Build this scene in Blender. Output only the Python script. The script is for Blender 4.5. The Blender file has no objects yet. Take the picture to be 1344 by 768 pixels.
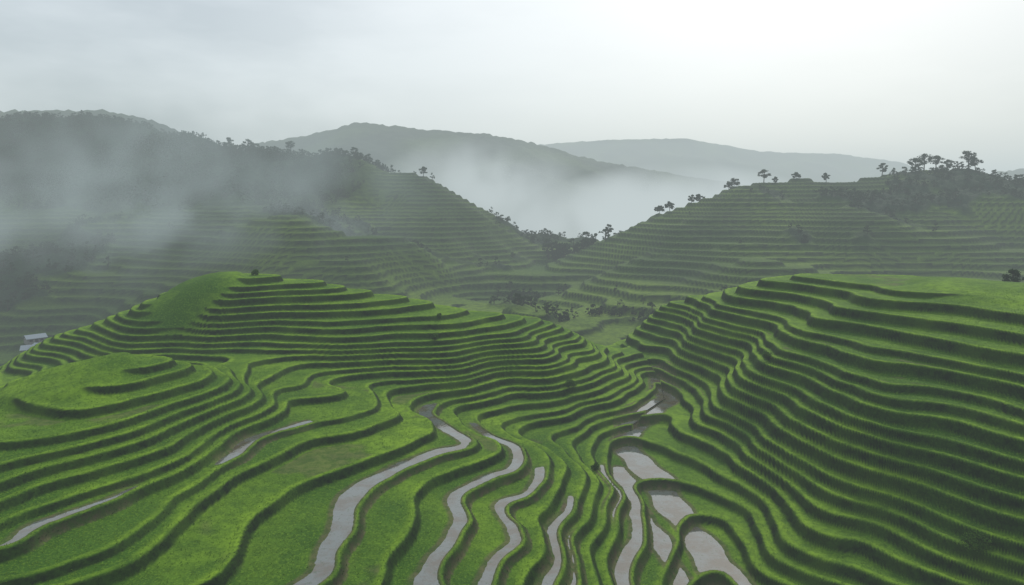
import bpy, math, numpy as np
from mathutils import Vector
rng = np.random.default_rng(7)
scene = bpy.context.scene

# ------------------------------------------------------------------ helpers
def perlin(x, y, scale, seed):
    r = np.random.default_rng(seed)
    g = r.uniform(0, 2*np.pi, (256, 256)).astype(np.float32)
    gx, gy = np.cos(g), np.sin(g)
    u = x/scale + 57.3; v = y/scale + 31.7
    iu = np.floor(u).astype(np.int64); iv = np.floor(v).astype(np.int64)
    fu = u-iu; fv = v-iv
    def q(t): return t*t*t*(t*(t*6-15)+10)
    def d(a, b):
        i = (iu+a) & 255; j = (iv+b) & 255
        return gx[i, j]*(fu-a) + gy[i, j]*(fv-b)
    su, sv = q(fu), q(fv)
    n0 = d(0, 0)*(1-su)+d(1, 0)*su
    n1 = d(0, 1)*(1-su)+d(1, 1)*su
    return (n0*(1-sv)+n1*sv)*1.5

def sstep(a, b, t):
    t = np.clip((t-a)/(b-a), 0, 1)
    return t*t*(3-2*t)

def seg_dist(X, Y, pts):
    d = np.full(X.shape, 1e9)
    for (x0, y0), (x1, y1) in zip(pts[:-1], pts[1:]):
        dx, dy = x1-x0, y1-y0
        t = np.clip(((X-x0)*dx+(Y-y0)*dy)/(dx*dx+dy*dy), 0, 1)
        d = np.minimum(d, np.hypot(X-(x0+t*dx), Y-(y0+t*dy)))
    return d

def mesh_from(name, V, F, mats=(), smooth=True, midx=None, attrs=None):
    me = bpy.data.meshes.new(name)
    V = np.ascontiguousarray(V, np.float32); F = np.ascontiguousarray(F, np.int32)
    m, k = F.shape
    me.vertices.add(len(V)); me.vertices.foreach_set('co', V.ravel())
    me.loops.add(m*k); me.loops.foreach_set('vertex_index', F.ravel())
    me.polygons.add(m); me.polygons.foreach_set('loop_start', np.arange(0, m*k, k, dtype=np.int32))
    try:
        me.polygons.foreach_set('loop_total', np.full(m, k, np.int32))
    except Exception:
        pass
    for mt in mats: me.materials.append(mt)
    if midx is not None: me.polygons.foreach_set('material_index', np.asarray(midx, np.int32))
    me.polygons.foreach_set('use_smooth', np.full(m, smooth, bool))
    me.update(calc_edges=True)
    if attrs:
        for an, arr in attrs.items():
            a = me.color_attributes.new(an, 'FLOAT_COLOR', 'POINT')
            a.data.foreach_set('color', np.ascontiguousarray(arr, np.float32).ravel())
    ob = bpy.data.objects.new(name, me)
    scene.collection.objects.link(ob)
    return ob

def grid_faces(ny, nx, keep=None):
    i = np.arange(ny-1)[:, None]*nx + np.arange(nx-1)[None, :]
    F = np.stack([i, i+1, i+nx+1, i+nx], -1)
    if keep is not None: return F[keep]
    return F.reshape(-1, 4)

# ------------------------------------------------------------------ terrain survey (metres)
P = [
 # middle-left hill
 (-61,139,86.3),(-39.5,140.5,84.2),(-18,143,80.2),(4.5,145.6,75),(21,148,68.5),(-73,139,82),(-86,135,76),(-92,125,70.5),
 (-60,170,72),(-30,172,68),(0,172,62),(-95,160,66),(-9.7,120.3,73.5),(-11,139,79),(-31,117,73.8),(-38,126,79),(-58,126,82),
 (14,130,69.5),(8,120,68.5),
 # hollow between hill and spur
 (-22,112,70.6),(-8,112.5,67.6),(4,111,64.6),(13,109,62),
 # front-left knoll: falls to the right-front
 (-53.8,98,79.2),(-43,98,77),(-37,97,73.8),(-62,82.7,76.5),(-62.6,91.6,78),(-55,114,72.5),(-75,110,69),(-80,95,71),
 (-49,66.5,75.3),(-44,58.7,72.8),(-38,72.5,72.6),(-43,77,75),(-34,89.6,72.5),(-38.5,84,74.6),(-41,54.7,71),(-33,74,71),
 (-31,62.5,69.9),(-27.5,81.5,70.4),(-34.5,54,69.8),(-33,97,71.8),(-25.8,54.9,69.2),(-60,66,74.5),(-55,52,71),
 # centre spur: crest falls to the right, contours run toward the viewer
 (-28,101,72),(-21,99,70.9),(-14,97,69.6),(-3,94,67.4),(7,91,64.8),(14,88,61.6),
 (-20,78,69.2),(-20,57,68.9),(-13,78,68.2),(-12,57,67.8),(-3,76,66.0),(-3,57,65.4),(5,74,62.9),(6,57,61.8),(12,72,60.2),(14,58,58.4),
 # valley
 (24.3,75.6,57.6),(22.8,89.6,58.8),(21.8,104,60.3),(20,117.4,62),(29.3,131,63.2),(30.9,143,64),(24.3,170,64.6),(26,60,56),
 # right hill
 (70.4,132,86),(77.6,103.4,85.2),(71.8,111,85.6),(57.5,132.7,84),(52.7,144,82),(46,154,79),(37.7,162.6,75),(54.4,102,79.5),(61.3,81.8,79),
 (54.9,73,73),(50.8,67.7,67.5),(47.9,63.9,64.5),(40.8,69.3,61.5),(33.5,73,59.5),(45,84,69),(35.6,78,62),(39.9,109,72),(35.3,96.4,64.5),(30,104.5,61.8),
 (35.6,116,68),(35.5,132,66.5),(39,153,71),(49.6,117.6,79),(100,110,86),(110,150,80),(75,165,78),(55,185,66),(90,80,84),(85,55,75),(70,45,66),
 # below the frame
 (-60,30,62),(-20,30,62),(0,40,60),(20,45,55),(50,35,57),(-110,60,62),(-120,100,60),(130,60,78),(-110,130,60),
 # valley behind
 (15,230,59),(27,225,57.5),(-17,230,57),(-60,220,56),(-110,200,52),(-157,210,46),(70,230,62),(110,220,63),
 (14.5,270,61),(37,260,62.3),
 # right far ridge
 (315,420,118),(247.5,420,120.6),(210,420,111.7),(176.6,430,113),(141,440,109.8),(109,430,96),(83.5,420,90.6),(48,400,78.6),(19.8,370,69),(-8,330,59.5),
 (172,230,66.6),(153,260,66.6),(200,340,89),(255,340,89),(110,260,71),(148,350,90),(99,320,78.6),(66,260,66.6),(65,310,72),
 (200,550,80),(100,560,60),(350,550,95),(420,400,120),(400,250,80),(300,200,64),
 # left far ridge
 (-390,520,164),(-314,520,161),(-224,500,142),(-156.5,480,135),(-90,470,125),(-56,450,110),(-25,430,95),(8.6,430,81),(20,420,69.5),(-16.8,320,59),
 (-61,320,80),(-85,378,80),(-108,345,93),(-150,385,95),(-45,375,74),(-38,280,63),(-28,350,68),(-129,310,79),(-200,380,92),(-185,290,64),(-217,290,64),(-285,380,90),(-157,270,60),
 (-176,250,50),(-212,450,120),(-136.6,450,120),(-352,470,128),(-200,620,100),(0,560,50),(-60,560,80),(-380,650,140),(30,600,50),(-300,250,55),(-420,350,95),
 (480,600,90),(480,700,60),(0,740,40),(-500,740,120),(250,740,50),(-250,200,45),
]
P = np.array(P, float)
C = P[:, :2]/100.0
def phi(r2): return 0.5*r2*np.log(r2+1e-9)
n = len(C)
D2 = ((C[:, None]-C[None])**2).sum(-1)
K = phi(D2)+np.eye(n)*2e-4
A = np.zeros((n+3, n+3)); A[:n, :n] = K; A[:n, n] = 1; A[:n, n+1:] = C; A[n, :n] = 1; A[n+1:, :n] = C.T
W = np.linalg.solve(A, np.concatenate([P[:, 2], [0, 0, 0]]))
def tps(X, Y):
    x = X.ravel()/100.0; y = Y.ravel()/100.0
    out = W[n]+W[n+1]*x+W[n+2]*y
    for i in range(n):
        r2 = (x-C[i, 0])**2+(y-C[i, 1])**2
        out = out+W[i]*phi(r2)
    return out.reshape(X.shape)

def make_levels(lo, hi, hfun, seed):
    r = np.random.default_rng(seed); z = lo; out = [z]
    while z < hi:
        z += hfun(z)*r.uniform(.72, 1.28); out.append(z)
    return np.array(out)
def terrace(z, g, levels, rw, bund):
    L = np.clip(np.searchsorted(levels, z, side='right')-1, 0, len(levels)-2)
    z0 = levels[L]; h = levels[L+1]-z0
    f = np.clip((z-z0)/h, 0, 1)
    sp = h/np.maximum(g, 0.02)
    rf = np.clip(rw/sp, 0.06, 0.50)
    r = sstep(0, 1, (f-(1-rf))/rf)
    bf = np.clip(0.30/sp, 0.02, .2); bw = np.clip(0.30/sp, 0.01, .16)
    b = np.exp(-((f-bf)/bw)**2)
    out = z0+h*(0.04*f+0.96*r)+bund*b
    return out, L, f, r, rf, b, sp, z0

def hash01(L, s=0.0):
    v = np.sin(L*12.9898+s*78.233)*43758.5453
    return v-np.floor(v)

# ------------------------------------------------------------------ materials
def new_mat(name):
    m = bpy.data.materials.new(name); m.use_nodes = True
    nt = m.node_tree; bs = nt.nodes['Principled BSDF']
    bs.inputs['Roughness'].default_value = .8
    bs.inputs['Specular IOR Level'].default_value = .06
    return m, nt, bs
def N(nt, t, **kw):
    nd = nt.nodes.new(t)
    for k, v in kw.items(): setattr(nd, k, v)
    return nd
def noise(nt, coord, scale, detail=4, rough=.6):
    nd = N(nt, 'ShaderNodeTexNoise'); nd.inputs['Scale'].default_value = scale
    nd.inputs['Detail'].default_value = detail; nd.inputs['Roughness'].default_value = rough
    nt.links.new(coord, nd.inputs['Vector']); return nd.outputs['Fac']
def mix(nt, fac, a, b, mode='MIX'):
    nd = N(nt, 'ShaderNodeMix', data_type='RGBA', blend_type=mode)
    for sock, v in ((nd.inputs[0], fac), (nd.inputs[6], a), (nd.inputs[7], b)):
        if isinstance(v, bpy.types.NodeSocket): nt.links.new(v, sock)
        elif isinstance(v, (int, float)): sock.default_value = v
        else: sock.default_value = (*v, 1)
    return nd.outputs[2]
def ramp(nt, fac, lo, hi, a=0., b=1.):
    nd = N(nt, 'ShaderNodeMapRange'); nt.links.new(fac, nd.inputs[0])
    nd.inputs[1].default_value = lo; nd.inputs[2].default_value = hi
    nd.inputs[3].default_value = a; nd.inputs[4].default_value = b
    return nd.outputs[0]

def terrain_mat(name, near):
    m, nt, bs = new_mat(name)
    geo = N(nt, 'ShaderNodeNewGeometry'); pos = geo.outputs['Position']
    at = N(nt, 'ShaderNodeAttribute', attribute_name='mask')
    sep = N(nt, 'ShaderNodeSeparateColor'); nt.links.new(at.outputs['Color'], sep.inputs[0])
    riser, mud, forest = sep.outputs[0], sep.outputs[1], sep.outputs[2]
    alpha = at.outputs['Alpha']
    n1 = noise(nt, pos, .09, 4); n2 = noise(nt, pos, 1.0 if near else .5, 6, .75); n3 = noise(nt, pos, 4.2 if near else 1.5, 4, .7)
    n4 = noise(nt, pos, .33, 5, .65)
    k = 1.16 if near else .74
    def c(r_, g_, b_): return (r_*k*(.93 if near else 1), g_*k, b_*(.95 if near else .9))
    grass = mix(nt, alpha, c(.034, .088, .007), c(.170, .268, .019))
    grass = mix(nt, ramp(nt, n1, .38, .62, 0, .30), grass, c(.076, .158, .012))
    grass = mix(nt, ramp(nt, n4, .46, .64, 0, .50), grass, c(.028, .076, .010))
    grass = mix(nt, ramp(nt, n2, .44, .60, 0, .50), grass, c(.026, .068, .006))
    grass = mix(nt, ramp(nt, n3, .5, .64, 0, .42), grass, c(.172, .265, .026))
    rc = mix(nt, ramp(nt, n2, .38, .62), (.003, .010, .002), (.017, .045, .005))  # dark bank grass, with the riser's shade darkened into its colour
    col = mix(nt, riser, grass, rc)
    mudc = mix(nt, ramp(nt, n2, .4, .6), (.12, .095, .058), (.045, .070, .020))
    col = mix(nt, mud, col, mudc)
    fc = mix(nt, ramp(nt, n2, .35, .65), (.003, .013, .006), (.014, .038, .012))
    col = mix(nt, forest, col, fc)
    nt.links.new(col, bs.inputs['Base Color'])
    bp = N(nt, 'ShaderNodeBump'); bp.inputs['Strength'].default_value = .75
    bp.inputs['Distance'].default_value = .09 if near else .4
    nt.links.new(n3, bp.inputs['Height']); nt.links.new(bp.outputs[0], bs.inputs['Normal'])
    return m
mat_near = terrain_mat('rice_terrace_grass', True)
mat_far = terrain_mat('hillside_grass', False)

def foliage_mat(name, a, b, scale=1.5, trans=.3):
    m, nt, bs = new_mat(name)
    geo = N(nt, 'ShaderNodeNewGeometry')
    f = noise(nt, geo.outputs['Position'], scale, 3)
    col = mix(nt, ramp(nt, f, .35, .65), a, b)
    nt.links.new(col, bs.inputs['Base Color'])
    tr = N(nt, 'ShaderNodeBsdfTranslucent'); nt.links.new(col, tr.inputs[0])
    ms = N(nt, 'ShaderNodeMixShader'); ms.inputs[0].default_value = trans
    nt.links.new(bs.outputs[0], ms.inputs[1]); nt.links.new(tr.outputs[0], ms.inputs[2])
    nt.links.new(ms.outputs[0], nt.nodes['Material Output'].inputs['Surface'])
    return m
mat_leaf = foliage_mat('tree_foliage', (.010, .026, .009), (.035, .065, .018), .8)
mat_rice = foliage_mat('rice_blades', (.062, .155, .010), (.175, .30, .024), .4, .45)
mat_weed = foliage_mat('bank_weeds', (.012, .038, .004), (.048, .105, .010), .9, .3)
mat_bark, nt, bs = new_mat('bark'); bs.inputs['Base Color'].default_value = (.05, .04, .03, 1)

mat_water, nt, bs = new_mat('paddy_water')
geo = N(nt, 'ShaderNodeNewGeometry')
f = noise(nt, geo.outputs['Position'], .32, 7, .7)
col = mix(nt, ramp(nt, f, .42, .58), (.125, .140, .132), (.095, .078, .052))
f3 = noise(nt, geo.outputs['Position'], 2.2, 5, .7)
col = mix(nt, ramp(nt, f3, .57, .63, 0, .75), col, (.04, .065, .02))
nt.links.new(col, bs.inputs['Base Color'])
bs.inputs['Roughness'].default_value = .03; bs.inputs['IOR'].default_value = 1.5; bs.inputs['Specular IOR Level'].default_value = 1.0
f2 = noise(nt, geo.outputs['Position'], 1.6, 3)
bp = N(nt, 'ShaderNodeBump'); bp.inputs['Strength'].default_value = .25; bp.inputs['Distance'].default_value = .03
nt.links.new(f2, bp.inputs['Height']); nt.links.new(bp.outputs[0], bs.inputs['Normal'])

# ------------------------------------------------------------------ near terraces
d = .185
xs = np.arange(-114, 114, d); ys = np.arange(40, 184, d)
X, Y = np.meshgrid(xs, ys)
cx = np.arange(-130, 126, 1.0); cy = np.arange(28, 197, 1.0)
CX, CY = np.meshgrid(cx, cy)
Zc = tps(CX, CY)
def bilin(Z, x0, y0, st, X, Y):
    u = (X-x0)/st; v = (Y-y0)/st
    iu = np.clip(np.floor(u).astype(int), 0, Z.shape[1]-2); iv = np.clip(np.floor(v).astype(int), 0, Z.shape[0]-2)
    fu = np.clip(u-iu, 0, 1); fv = np.clip(v-iv, 0, 1)
    return (Z[iv, iu]*(1-fu)+Z[iv, iu+1]*fu)*(1-fv)+(Z[iv+1, iu]*(1-fu)+Z[iv+1, iu+1]*fu)*fv
rgt = sstep(25, 40, X)
hill = sstep(112, 122, Y)
a1 = 3.2+2.8*rgt+1.4*hill*(1-rgt)
wx = X+a1*perlin(X, Y, 21, 3)+2.0*perlin(X, Y, 11.5, 5)+.30*perlin(X, Y, 4.5, 9)
wy = Y+a1*perlin(X, Y, 21, 4)+2.0*perlin(X, Y, 11.5, 6)+.30*perlin(X, Y, 4.5, 10)
Z1 = bilin(Zc, cx[0], cy[0], 1.0, wx, wy)+.25*perlin(X, Y, 18, 1)
gs = Z1.copy()
for _ in range(6):
    gs[1:-1, 1:-1] = (gs[1:-1, 1:-1]*2+gs[:-2, 1:-1]+gs[2:, 1:-1]+gs[1:-1, :-2]+gs[1:-1, 2:])/6
gy, gx = np.gradient(gs, d)
g = np.hypot(gx, gy)
levL = make_levels(40, 100, lambda z: 1.1 if z < 61.5 else (.88 if z < 69 else (.86 if z < 76 else 1.15)), 5)
base_lv = levL[levL < 61.5]
levR = np.concatenate([base_lv, make_levels(base_lv[-1], 100, lambda z: 1.42, 6)[1:]])
xv = np.interp(Y, [40, 75, 90, 104, 117, 131, 143, 170, 190], [27, 24.3, 22.8, 21.8, 20, 29.3, 30.9, 24.3, 24])
right = X > xv
oL = terrace(Z1, g, levL, .82, .12); oR = terrace(Z1, g, levR, .92, .12)
T, L, f, R, rf, B, sp, Z0L = [np.where(right, b_, a_) for a_, b_ in zip(oL, oR)]
L = L.astype(int)
def ell(cx_, cy_, rx, ry):
    return 1-sstep(.75, 1.05, np.hypot((X-cx_)/rx, (Y-cy_)/ry)+.12*perlin(X, Y, 8, 15))
cap = np.maximum.reduce([ell(-61, 132, 9, 10), ell(-57, 88, 9, 8), ell(86, 118, 17, 20)])
T = T*(1-cap)+(Z1+.2)*cap; R = R*(1-cap); B = B*(1-cap)
def lvl(z): return np.searchsorted(levL, z, side='right')-1
paddies = [ # altitude, x0,x1,y0,y1, max width
 (71.6, -40, -27, 74, 98, 1.1), (72.3, -50, -36, 56, 70, .8), (68.3, -22, -4, 44, 110, 2.1), (69.4, -24, -10, 44, 70, 1.4),
 (67.1, -14, 4, 44, 108, 1.4), (65.6, -8, 6, 60, 92, 1.3), (64.4, -5, 8, 44, 86, 1.2), (63.0, 0, 12, 50, 80, 1.1),
 (61.8, 6, 19, 84, 104, 1.3), (60.6, 8, 19, 66, 92, 1.5),
]
wm = np.zeros_like(X)
wob = 2.5*perlin(X, Y, 6, 11)
for z_, x0, x1, y0, y1, w_ in paddies:
    inb = sstep(0, 2.5, X-x0+wob)*sstep(0, 2.5, x1-X+wob)*sstep(0, 4, Y-y0+wob)*sstep(0, 4, y1-Y+wob)
    ww = w_+.6*perlin(X, Y, 7, 13)
    wm = np.maximum(wm, inb*(L == lvl(z_))*(~right)*(1-sstep(ww, ww+.5, f*sp)))
vd = seg_dist(X, Y, [(31,145),(30,131),(20,118),(19,110),(21.5,100),(22.8,88),(24.5,74),(26.5,56)])+1.0*perlin(X, Y, 6, 12)
wm = np.maximum(wm, 1-sstep(1.7, 2.2, vd))
vd2 = seg_dist(X, Y, [(16,104),(17,92),(19,78),(20,64)])+.8*perlin(X, Y, 5, 16)
wm = np.maximum(wm, 1-sstep(.8, 1.2, vd2))
inner = sstep(.40, .65, f*sp)*(1-sstep(-.25, -.02, (f-(1-rf))*sp))*(1-cap)
mm = wm.copy()
for sh in (2, 4):
    for ax in (0, 1):
        mm = np.maximum(mm, np.maximum(np.roll(wm, sh, ax), np.roll(wm, -sh, ax))*.9)
wm = wm*inner
T = T-.28*wm*(1-R)
T += .04*perlin(X, Y, .9, 21)*(1-wm)+.05*R*perlin(X, Y, 2.4, 22)
T += .013*rng.standard_normal(X.shape)*(.5+.4*R)*(1-wm)
mask = np.zeros((*X.shape, 4))
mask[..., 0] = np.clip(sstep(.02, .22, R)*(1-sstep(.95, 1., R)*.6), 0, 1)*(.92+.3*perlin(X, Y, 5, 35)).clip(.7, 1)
mudn = sstep(.2, .45, perlin(X, Y, 14, 31)+.35*perlin(X, Y, 2.5, 32))
mask[..., 1] = np.clip(np.maximum(wm*1.0, .85*mm*sstep(.1, .4, f*sp)*(1-R))+.5*mudn*inner*(1-R)*(hash01(L, 3.) > .72), 0, 1)
mask[..., 3] = np.clip(.32+.4*(hash01(L, 1.)-.5)+.6*perlin(X, Y, 22, 33)+.4*perlin(X, Y, 7, 34)+.75*np.exp(-((f*sp-.35)/.50)**2)*(1-R)*(1-cap)+.2*cap, 0, 1)  # outer tread lip lightened in the colour, as if catching light
V = np.stack([X, Y, T], -1).reshape(-1, 3)
ny, nx = X.shape
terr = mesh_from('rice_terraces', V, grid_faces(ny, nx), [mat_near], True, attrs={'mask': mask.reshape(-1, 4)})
WZ = Z0L-.02
ok = (wm > .03)
cell = ok[:-1, :-1] | ok[1:, :-1] | ok[:-1, 1:] | ok[1:, 1:]
same = (np.abs(Z0L[:-1, :-1]-Z0L[1:, 1:]) < .01) & (np.abs(Z0L[1:, :-1]-Z0L[:-1, 1:]) < .01) & (np.abs(Z0L[:-1, :-1]-Z0L[1:, :-1]) < .01)
F = grid_faces(ny, nx, cell & same)
used, inv = np.unique(F, return_inverse=True)
Vw = np.stack([X, Y, WZ], -1).reshape(-1, 3)[used]
mesh_from('paddy_water', Vw, inv.reshape(-1, 4), [mat_water], False)

def Hn(x, y): return float(bilin(T, xs[0], ys[0], d, np.array([x]), np.array([y]))[0])

# ------------------------------------------------------------------ rice plants and bank weeds
def blades(name, idx, hgt, mat, wid, nb):
    px = X.ravel()[idx]+rng.uniform(-.14, .14, len(idx)); py = Y.ravel()[idx]+rng.uniform(-.14, .14, len(idx))
    pz = bilin(T, xs[0], ys[0], d, px, py)-.03
    Vs = []
    for k in range(nb):
        a = rng.uniform(0, 2*np.pi, len(idx)); hh = hgt*rng.uniform(.5, 1.35, len(idx))
        lean = hh*rng.uniform(.5, 1.4, len(idx)); la = a+rng.uniform(.8, 2.3, len(idx))
        w = wid*rng.uniform(.7, 1.3, len(idx))
        Vs.append(np.stack([np.stack([px-np.cos(a)*w, py-np.sin(a)*w, pz], -1),
                            np.stack([px+np.cos(a)*w, py+np.sin(a)*w, pz], -1),
                            np.stack([px+np.cos(la)*lean, py+np.sin(la)*lean, pz+hh], -1)], 1))
    Vv = np.concatenate(Vs, 0).reshape(-1, 3)
    return mesh_from(name, Vv, np.arange(len(Vv)).reshape(-1, 3), [mat], False)
flat = np.arange(X.size)
Xf, Yf = X.ravel(), Y.ravel()
vis = (np.abs(Xf) < Yf*.80+6) & (Yf < 112)
wgt = np.clip(66/Yf, 0, 1)**1.5
tread = vis & (R.ravel() < .1) & (wm.ravel() < .05) & (mask[..., 1].ravel() < .35)
sel = flat[tread & (rng.random(X.size) < .26*wgt)]
blades('rice_plants', sel, .15, mat_rice, .04, 2)
bank = vis & (R.ravel() > .12) & (wm.ravel() < .05)
sel = flat[bank & (rng.random(X.size) < .16*wgt)]
blades('bank_weeds', sel, .15, mat_weed, .045, 2)

# ------------------------------------------------------------------ far hillsides
df = 1.2
fx = np.arange(-560, 520, df); fy = np.arange(20, 760, df)
FX, FY = np.meshgrid(fx, fy)
c2x = np.arange(-576, 540, 5.0); c2y = np.arange(4, 782, 5.0)
A2, B2 = np.meshgrid(c2x, c2y)
Zc2 = tps(A2, B2)
far_w = sstep(190, 260, FY)
FZ = bilin(Zc2, c2x[0], c2y[0], 5.0, FX+far_w*(14*perlin(FX, FY, 55, 45)+5*perlin(FX, FY, 22, 47)), FY+far_w*(14*perlin(FX, FY, 55, 46)+5*perlin(FX, FY, 22, 48)))
FZ = FZ+far_w*(6.0*perlin(FX+12*perlin(FX, FY, 60, 43), FY, 95, 41)+4.5*perlin(FX, FY, 38, 42))
gy2, gx2 = np.gradient(FZ, df); g2 = np.hypot(gx2, gy2)
lev2 = make_levels(-60, 260, lambda z: 2.6, 9)
T2, L2, f2_, R2, rf2, B2_, sp2, _z = terrace(FZ, g2, lev2, 2.4, .25)
pf = perlin(FX, FY, 80, 51)+.4*perlin(FX, FY, 17, 52)
upper = sstep(84, 112, FZ+10*pf)*sstep(-60, -130, FX)
forest = np.clip(sstep(.25, .45, pf)+upper*1.1, 0, 1)
T2 = T2*(1-forest)+forest*(FZ+1.6*perlin(FX, FY, 5, 53)+1.2*rng.random(FX.shape))
inside = (FX > xs[0]+1.5) & (FX < xs[-1]-1.5) & (FY > ys[0]+1.5) & (FY < ys[-1]-1.5)
T2 = np.where(inside, T2-10, T2)
meadow = 1-sstep(.6, 1.1, np.hypot((FX-25)/60, (FY-255)/60))
m2 = np.zeros((*FX.shape, 4))
m2[..., 0] = sstep(.05, .4, R2)*(1-forest)
m2[..., 2] = np.maximum(forest*(1-.4*meadow), (1-meadow)*np.maximum(.28*sstep(-20, -160, FX)*sstep(240, 300, FY), .35*sstep(-.1, .5, perlin(FX, FY, 50, 56))))
m2[..., 3] = np.clip(.38+.5*(hash01(L2, 2.)-.5)+.8*perlin(FX, FY, 60, 54)+.7*meadow, 0, 1)
V = np.stack([FX, FY, T2], -1).reshape(-1, 3)
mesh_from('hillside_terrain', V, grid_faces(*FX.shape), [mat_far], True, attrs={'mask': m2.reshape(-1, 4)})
def Hf(x, y): return float(bilin(T2, fx[0], fy[0], df, np.array([x]), np.array([y]))[0])

# ------------------------------------------------------------------ distant mountains
def mountain(name, prof, y0, wf, wb, base, seed, st):
    prof = np.array(prof, float)
    x = np.arange(prof[0, 0], prof[-1, 0], st); y = np.arange(y0-wf, y0+wb, st)
    MX, MY = np.meshgrid(x, y)
    pz = np.interp(MX+25*perlin(MX, MY, 150, seed+5), prof[:, 0], prof[:, 1])
    t = np.where(MY < y0, (y0-MY)/wf, (MY-y0)/wb)
    fall = np.clip(1-t, 0, 1)**1.15
    rid = 1-np.abs(perlin(MX, MY, 170, seed))
    Z = base+(pz-base)*fall+(rid-.8)*60*sstep(0, .35, t)*(1-t)+perlin(MX, MY, 60, seed+1)*10*t
    Z += 3.0*perlin(MX, MY, 14, seed+2)+3*rng.random(MX.shape)
    mk = np.zeros((*MX.shape, 4)); mk[..., 2] = np.clip(.85+.5*perlin(MX, MY, 90, seed+3), 0, 1); mk[..., 3] = .4
    mesh_from(name, np.stack([MX, MY, Z], -1).reshape(-1, 3), grid_faces(*MX.shape), [mat_far], True, attrs={'mask': mk.reshape(-1, 4)})
mountain('mountain', [(-1500,150),(-975,190),(-685,198),(-511,213),(-395,231),(-330,246),(-279,260),(-220,251),(-162,245),(-46,236),(70,211),(186,182),(302,161),(403,145),(476,129),(700,60),(900,25)], 1300, 560, 500, 20, 61, 6)
mountain('mountain', [(-1300,205),(-800,222),(-614,224),(-544,225),(-474,210),(-413,184),(-343,155),(-250,90),(-150,30)], 900, 200, 300, 25, 71, 5)
mountain('mountain', [(-900,60),(-200,250),(81,332),(371,352),(661,358),(951,306),(1240,298),(1473,268),(1750,180),(2100,230),(2600,320)], 2600, 700, 600, 20, 81, 16)
mountain('mountain', [(500,40),(850,120),(1060,172),(1130,182),(1400,205),(1900,190)], 1500, 400, 400, 20, 91, 8)
g0 = np.linspace(-30000, 30000, 61); GX, GY = np.meshgrid(g0, g0)
gm = np.zeros((*GX.shape, 4)); gm[..., 2] = .7; gm[..., 3] = .4
mesh_from('ground', np.stack([GX, GY, np.full(GX.shape, 18.)], -1).reshape(-1, 3), grid_faces(61, 61), [mat_far], True, attrs={'mask': gm.reshape(-1, 4)})

# ------------------------------------------------------------------ trees
def tube(p0, p1, r0, r1, k=6):
    p0 = np.array(p0, float); p1 = np.array(p1, float); a = p1-p0; a /= np.linalg.norm(a)
    u = np.cross(a, [.3, .9, .1]); u /= np.linalg.norm(u); v = np.cross(a, u)
    an = np.linspace(0, 2*np.pi, k, endpoint=False)
    ring = np.cos(an)[:, None]*u+np.sin(an)[:, None]*v
    Vt = np.concatenate([p0+ring*r0, p1+ring*r1]); i = np.arange(k); j = (i+1) % k
    return Vt, np.stack([i, j, j+k, i+k], -1)
def tree_geo(r, h, crown_w, crown_lo, nclump, nleaf, leaf):
    Vs, Fs, M = [], [], []; off = 0
    def add(v, f_, mi):
        nonlocal off
        Vs.append(v); Fs.append(f_+off); M.append(np.full(len(f_), mi)); off += len(v)
    bend = r.uniform(-.06, .06, 2)*h
    mid = (bend[0], bend[1], h*.45); top = (bend[0]*1.4, bend[1]*1.2, h*.85)
    add(*tube((0, 0, -.6), mid, h*.036, h*.026), 0); add(*tube(mid, top, h*.026, h*.010), 0)
    for c in range(nclump):
        a = r.uniform(0, 2*np.pi); rr = crown_w*.5*math.sqrt(r.uniform(.02, 1)); tz = r.uniform(0, 1)
        prof = math.sin(math.pi*(.18+.75*tz))
        cp = np.array([bend[0]+math.cos(a)*rr*prof, bend[1]+math.sin(a)*rr*prof, h*(crown_lo+(.94-crown_lo)*tz)])
        b0 = np.array([bend[0]*.8, bend[1]*.8, max(h*.35, cp[2]-h*.18)])
        add(*tube(b0, cp, h*.010, h*.004, 4), 0)
        cr = crown_w*r.uniform(.10, .20)
        q = r.standard_normal((nleaf, 3)); q /= np.linalg.norm(q, axis=1)[:, None]
        q = cp+q*(cr*r.uniform(.3, 1, (nleaf, 1)))*np.array([1, 1, .65])
        t1 = r.standard_normal((nleaf, 3)); t1 /= np.linalg.norm(t1, axis=1)[:, None]
        t2 = np.cross(t1, r.standard_normal((nleaf, 3))); t2 /= np.linalg.norm(t2, axis=1)[:, None]
        s = leaf*r.uniform(.6, 1.3, (nleaf, 1))
        v = np.stack([q-t1*s, q-t2*s*.6, q+t1*s, q+t2*s*.6], 1).reshape(-1, 3)
        add(v, np.arange(nleaf*4).reshape(-1, 4), 1)
    return np.concatenate(Vs), np.concatenate(Fs), np.concatenate(M)
def crest_y(x, y0, y1):
    yy = np.arange(y0, y1, 2.0)
    z = bilin(T2, fx[0], fy[0], df, x*yy/y0, yy)
    k = int(np.argmax((z-100)/yy)); return x*yy[k]/y0, yy[k]
tree_specs = [
 (160,434,9,8,.4),(143,440,5.5,9,.25),(140,441,5,6,.2),(167,433,4,4,.2),(179,430,4,6,.2),(197,428,6.5,5,.35),(228,421,8.5,6,.35),
 (248,420,9,10,.45),(254,421,11,10,.4),(261,420,10,9,.45),(268,421,8,9,.3),(281,420,12,9,.5),(286,421,8,8,.4),
 (99,428,6,6,.3),(92,426,5,6,.3),(57,404,8,5,.3),(120,438,4.5,6,.2),(114,434,5,5,.2),
 (-58,446,7,6,.3),(-156,480,9,8,.35),(-190,490,9,9,.35),(-205,494,8,8,.3),
]
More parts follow.
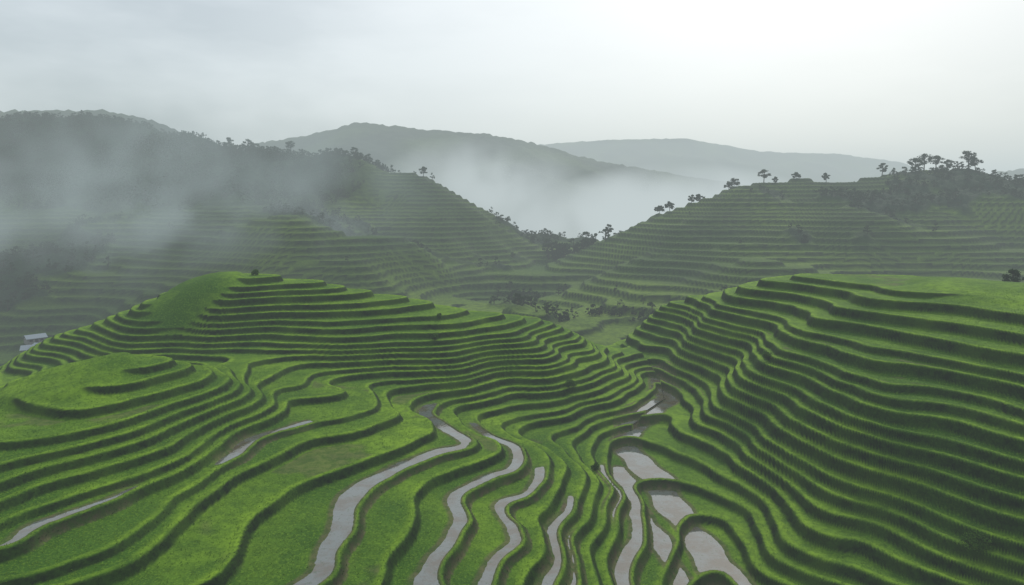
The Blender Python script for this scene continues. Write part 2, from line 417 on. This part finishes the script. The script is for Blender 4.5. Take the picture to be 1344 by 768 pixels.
for i, (x, y, h, cw, cl) in enumerate(tree_specs):
    r = np.random.default_rng(100+i)
    v, f_, m_ = tree_geo(r, h, cw, cl, 22, 55, .36)
    ob = mesh_from('tree', v, f_, [mat_bark, mat_leaf], False, m_)
    x0 = x/y*(y-45); x2, y2 = crest_y(x0, y-45, y+40)
    ob.location = (x2, y2, Hf(x2, y2)-.2)
v, f_, m_ = tree_geo(np.random.default_rng(140), 7, 6, .25, 22, 55, .25)
ob = mesh_from('tree', v, f_, [mat_bark, mat_leaf], False, m_); ob.location = (110, 150, Hn(110, 150)-.2)
def shrub_geo(r, w, h, nl, leaf):
    c = []
    for k in range(9):
        a = r.uniform(0, 6.28); rr = w*.35*math.sqrt(r.random())
        cp = np.array([math.cos(a)*rr, math.sin(a)*rr, h*r.uniform(.2, .7)])
        q = r.standard_normal((nl, 3)); q /= np.linalg.norm(q, axis=1)[:, None]
        c.append(cp+q*r.uniform(.4, 1, (nl, 1))*w*.24)
    q = np.concatenate(c); m = len(q)
    t1 = r.standard_normal((m, 3)); t1 /= np.linalg.norm(t1, axis=1)[:, None]
    t2 = np.cross(t1, r.standard_normal((m, 3))); t2 /= np.linalg.norm(t2, axis=1)[:, None]
    s = leaf*r.uniform(.6, 1.3, (m, 1))
    return np.stack([q-t1*s, q-t2*s*.6, q+t1*s, q+t2*s*.6], 1).reshape(-1, 3), np.arange(m*4).reshape(-1, 4)
mat_shrub = foliage_mat('shrub_foliage', (.03, .08, .012), (.08, .16, .025), 1.2, .4)
shrubs = [(-52.5,139.5,1.8,1.3),(47,69,2.6,1.8),(10.5,122,2.2,1.7),(-14,123,1.7,1.3),(42,112,2.0,1.5),(12,98,1.3,1.0),(-14,132,1.2,1.0)]
for i, (x, y, w, h) in enumerate(shrubs):
    v, f_ = shrub_geo(np.random.default_rng(300+i), w, h, 90, .11)
    ob = mesh_from('shrub', v, f_, [mat_shrub], False); ob.location = (x, y, Hn(x, y))
fv, ff, fm = [], [], []; off = 0
protos = [tree_geo(np.random.default_rng(500+k), 1.0, .75, .2, 9, 16, .075) for k in range(8)]
def plant(x, y, h, base):
    global off
    v, f_, m_ = protos[rng.integers(8)]
    a = rng.uniform(0, 6.28); ca, sa = math.cos(a), math.sin(a)
    w = h*rng.uniform(.8, 1.3)
    q = np.stack([(v[:, 0]*ca-v[:, 1]*sa)*w+x, (v[:, 0]*sa+v[:, 1]*ca)*w+y, v[:, 2]*h+base], -1)
    fv.append(q); ff.append(f_+off); fm.append(m_); off += len(q)
cnt = 0; tries = 0
while cnt < 3000 and tries < 80000:
    tries += 1
    x = rng.uniform(-480, 380); y = rng.uniform(240, 560)
    if abs(x) > .85*y: continue
    i = int((y-fy[0])/df); j = int((x-fx[0])/df)
    fo = forest[i, j]
    if fo > .6 or rng.random() < .006:
        plant(x, y, rng.uniform(2.5, 6), T2[i, j]-.8); cnt += 1
for (cxx, cyy, sx, sy, k, hh) in [(-135,480,50,6,60,6),(-240,500,50,8,60,7),(30,420,10,8,26,9),(44,405,8,5,18,7),(18,250,9,7,22,3.5),(34,262,10,5,20,4),(0,320,16,10,26,4.5),(-95,470,14,5,25,5),(255,418,18,5,16,5)]:
    for _ in range(k):
        x = cxx+rng.normal()*sx*.6; y = cyy+rng.normal()*sy*.6
        plant(x, y, hh*rng.uniform(.6, 1.2), Hf(x, y)-.5)
mesh_from('forest', np.concatenate(fv), np.concatenate(ff), [mat_bark, mat_leaf], False, np.concatenate(fm))

# ------------------------------------------------------------------ houses
mw, _, b_ = new_mat('plaster_wall'); b_.inputs['Base Color'].default_value = (.22, .21, .20, 1)
mr, _, b_ = new_mat('metal_roof'); b_.inputs['Base Color'].default_value = (.25, .29, .33, 1); b_.inputs['Roughness'].default_value = .5
md, _, b_ = new_mat('dark_window'); b_.inputs['Base Color'].default_value = (.03, .03, .035, 1)
def part(name, V, F, mt, par):
    me = bpy.data.meshes.new(name); me.from_pydata(V, [], F); me.materials.append(mt)
    ob = bpy.data.objects.new(name, me); scene.collection.objects.link(ob); ob.parent = par; return ob
def box(x0, x1, y0, y1, z0, z1):
    return [(x0,y0,z0),(x1,y0,z0),(x1,y1,z0),(x0,y1,z0),(x0,y0,z1),(x1,y0,z1),(x1,y1,z1),(x0,y1,z1)], [(0,3,2,1),(4,5,6,7),(0,1,5,4),(1,2,6,5),(2,3,7,6),(3,0,4,7)]
def house(x, y, w, dp, h, rot):
    e = bpy.data.objects.new('house', None); scene.collection.objects.link(e)
    e.location = (x, y, Hf(x, y)-.1); e.rotation_euler = (0, 0, rot)
    a, b = w/2, dp/2; rz = h+dp*.22
    part('walls', [(-a,-b,-2),(a,-b,-2),(a,b,-2),(-a,b,-2),(-a,-b,h),(a,-b,h),(a,b,h),(-a,b,h),(-a,0,rz-.05),(a,0,rz-.05)],
         [(0,1,5,4),(2,3,7,6),(1,2,6,9,5),(3,0,4,8,7)], mw, e)
    o = .5
    part('roof', [(-a-o,-b-o,h-.25),(a+o,-b-o,h-.25),(a+o,0,rz+.1),(-a-o,0,rz+.1),(-a-o,b+o,h-.25),(a+o,b+o,h-.25),
                  (-a-o,-b-o,h-.13),(a+o,-b-o,h-.13),(a+o,0,rz+.24),(-a-o,0,rz+.24),(-a-o,b+o,h-.13),(a+o,b+o,h-.13)],
         [(0,3,2,1),(3,4,5,2),(6,7,8,9),(9,8,11,10),(0,1,7,6),(5,4,10,11),(1,2,8,7),(2,5,11,8),(3,0,6,9),(4,3,9,10)], mr, e)
    for k, cx_ in enumerate((-a*.6, a*.55)):
        part('window_%d' % (k+1), *box(cx_-.5, cx_+.5, -b-.04, -b+.05, h*.45, h*.8), md, e)
    part('door', *box(-.5, .5, -b-.04, -b+.05, 0, 2.0), md, e)
for hs in [(-176,250,5.5,4.5,2.2,.5),(-172,249,4,3.5,2.2,-.2),(-181,259,6,4,2.3,.9)]:
    house(*hs)

# ------------------------------------------------------------------ mist
HAZE_GLOW = (.56, .64, .65)  # radiance the haze emits by itself
def vol_box(name, x0, x1, y0, y1, z0, z1, mt):
    V_, F_ = box(-.5, .5, -.5, .5, -.5, .5)
    me = bpy.data.meshes.new(name); me.from_pydata(V_, [], F_); me.materials.append(mt)
    ob = bpy.data.objects.new(name, me); scene.collection.objects.link(ob)
    ob.location = ((x0+x1)/2, (y0+y1)/2, (z0+z1)/2); ob.scale = (x1-x0, y1-y0, z1-z0); return ob
def vol_nodes(nt, dens, colr):
    ab = N(nt, 'ShaderNodeVolumeAbsorption'); ab.inputs['Color'].default_value = (0, 0, 0, 1)
    em = N(nt, 'ShaderNodeEmission'); em.inputs['Color'].default_value = (*colr, 1)  # haze and mist glow on their own, standing in for scattered skylight
    for s in (ab.inputs['Density'], em.inputs['Strength']):
        if isinstance(dens, bpy.types.NodeSocket): nt.links.new(dens, s)
        else: s.default_value = dens
    a = N(nt, 'ShaderNodeAddShader'); nt.links.new(ab.outputs[0], a.inputs[0]); nt.links.new(em.outputs[0], a.inputs[1])
    nt.links.new(a.outputs[0], nt.nodes['Material Output'].inputs['Volume'])
mv = bpy.data.materials.new('haze'); mv.use_nodes = True; nt = mv.node_tree
nt.nodes.remove(nt.nodes['Principled BSDF'])
vol_nodes(nt, .00052, HAZE_GLOW)
vol_box('haze', -6000, 6000, -2000, 6000, 10, 330, mv)
def mist(x0, x1, y0, y1, z0, z1, dens, scale, seed, thr, colr):
    m = bpy.data.materials.new('mist'); m.use_nodes = True; nt = m.node_tree
    nt.nodes.remove(nt.nodes['Principled BSDF'])
    try: m.cycles.volume_step_rate = 2.0
    except Exception: pass
    tc = N(nt, 'ShaderNodeTexCoord')
    ln = N(nt, 'ShaderNodeVectorMath', operation='LENGTH'); nt.links.new(tc.outputs['Object'], ln.inputs[0])
    fall = ramp(nt, ln.outputs['Value'], .12, .5, 1, 0)
    geo = N(nt, 'ShaderNodeNewGeometry')
    ad = N(nt, 'ShaderNodeVectorMath', operation='ADD'); ad.inputs[1].default_value = (seed*37, seed*11, 0)
    nt.links.new(geo.outputs['Position'], ad.inputs[0])
    nf = noise(nt, ad.outputs[0], scale, 2, .6)
    nr = ramp(nt, nf, thr, thr+.18)
    mu = N(nt, 'ShaderNodeMath', operation='MULTIPLY'); nt.links.new(fall, mu.inputs[0]); nt.links.new(nr, mu.inputs[1])
    mu2 = N(nt, 'ShaderNodeMath', operation='MULTIPLY'); nt.links.new(mu.outputs[0], mu2.inputs[0]); mu2.inputs[1].default_value = dens
    vol_nodes(nt, mu2.outputs[0], colr)
    vol_box('mist_bank', x0, x1, y0, y1, z0, z1, m)
mist(-350, -20, 230, 450, 40, 168, .018, .024, 1, .46, (.29, .36, .37))
mist(-160, 90, 600, 820, 30, 175, .026, .015, 2, .38, (.52, .59, .60))
mist(0, 300, 490, 760, 20, 140, .050, .014, 3, .34, (.55, .62, .63))

# ------------------------------------------------------------------ sky / sun
SUN_EL, SUN_AZ = math.radians(44), math.radians(28)
w = bpy.data.worlds.new('World'); scene.world = w; w.use_nodes = True; nt = w.node_tree
bg = nt.nodes['Background']
sky = N(nt, 'ShaderNodeTexSky', sky_type='NISHITA'); sky.sun_disc = False
sky.sun_elevation = SUN_EL; sky.sun_rotation = SUN_AZ; sky.dust_density = 4
nt.links.new(sky.outputs[0], bg.inputs[0]); bg.inputs[1].default_value = .05
tc = N(nt, 'ShaderNodeTexCoord')
mp = N(nt, 'ShaderNodeMapping'); mp.inputs['Scale'].default_value = (1, 1, 3.2); nt.links.new(tc.outputs['Generated'], mp.inputs[0])
cn = noise(nt, mp.outputs[0], 2.2, 5, .55)
dt = N(nt, 'ShaderNodeVectorMath', operation='DOT_PRODUCT'); nt.links.new(tc.outputs['Generated'], dt.inputs[0])
gd = Vector((.24, 1, .16)).normalized(); dt.inputs[1].default_value = gd
glow = ramp(nt, dt.outputs['Value'], .80, 1.0, 0, .8)
base = mix(nt, ramp(nt, cn, .40, .60), (.43, .475, .495), (.66, .705, .72))
col = mix(nt, glow, base, (.82, .86, .855))
bg2 = N(nt, 'ShaderNodeBackground'); nt.links.new(col, bg2.inputs[0]); bg2.inputs[1].default_value = .94
ads = N(nt, 'ShaderNodeAddShader'); nt.links.new(bg.outputs[0], ads.inputs[0]); nt.links.new(bg2.outputs[0], ads.inputs[1])
nt.links.new(ads.outputs[0], nt.nodes['World Output'].inputs['Surface'])
sl = bpy.data.lights.new('sun', 'SUN'); sl.energy = 1.5; sl.angle = math.radians(12); sl.color = (1, .97, .90)
so = bpy.data.objects.new('sun', sl); scene.collection.objects.link(so)
sd = Vector((math.sin(SUN_AZ)*math.cos(SUN_EL), math.cos(SUN_AZ)*math.cos(SUN_EL), math.sin(SUN_EL)))
so.rotation_euler = sd.to_track_quat('Z', 'Y').to_euler()

# ------------------------------------------------------------------ camera
cam = bpy.data.cameras.new('camera'); co = bpy.data.objects.new('camera', cam); scene.collection.objects.link(co)
co.location = (0, 0, 100); co.rotation_euler = (math.radians(90), 0, 0)
cam.lens = 24; cam.sensor_width = 36; cam.shift_y = -114/1344; cam.clip_end = 60000; cam.clip_start = .5
scene.camera = co
scene.view_settings.view_transform = 'Standard'; scene.view_settings.look = 'None'; scene.view_settings.exposure = 0
print('tris', len(terr.data.polygons), 'trees', cnt)
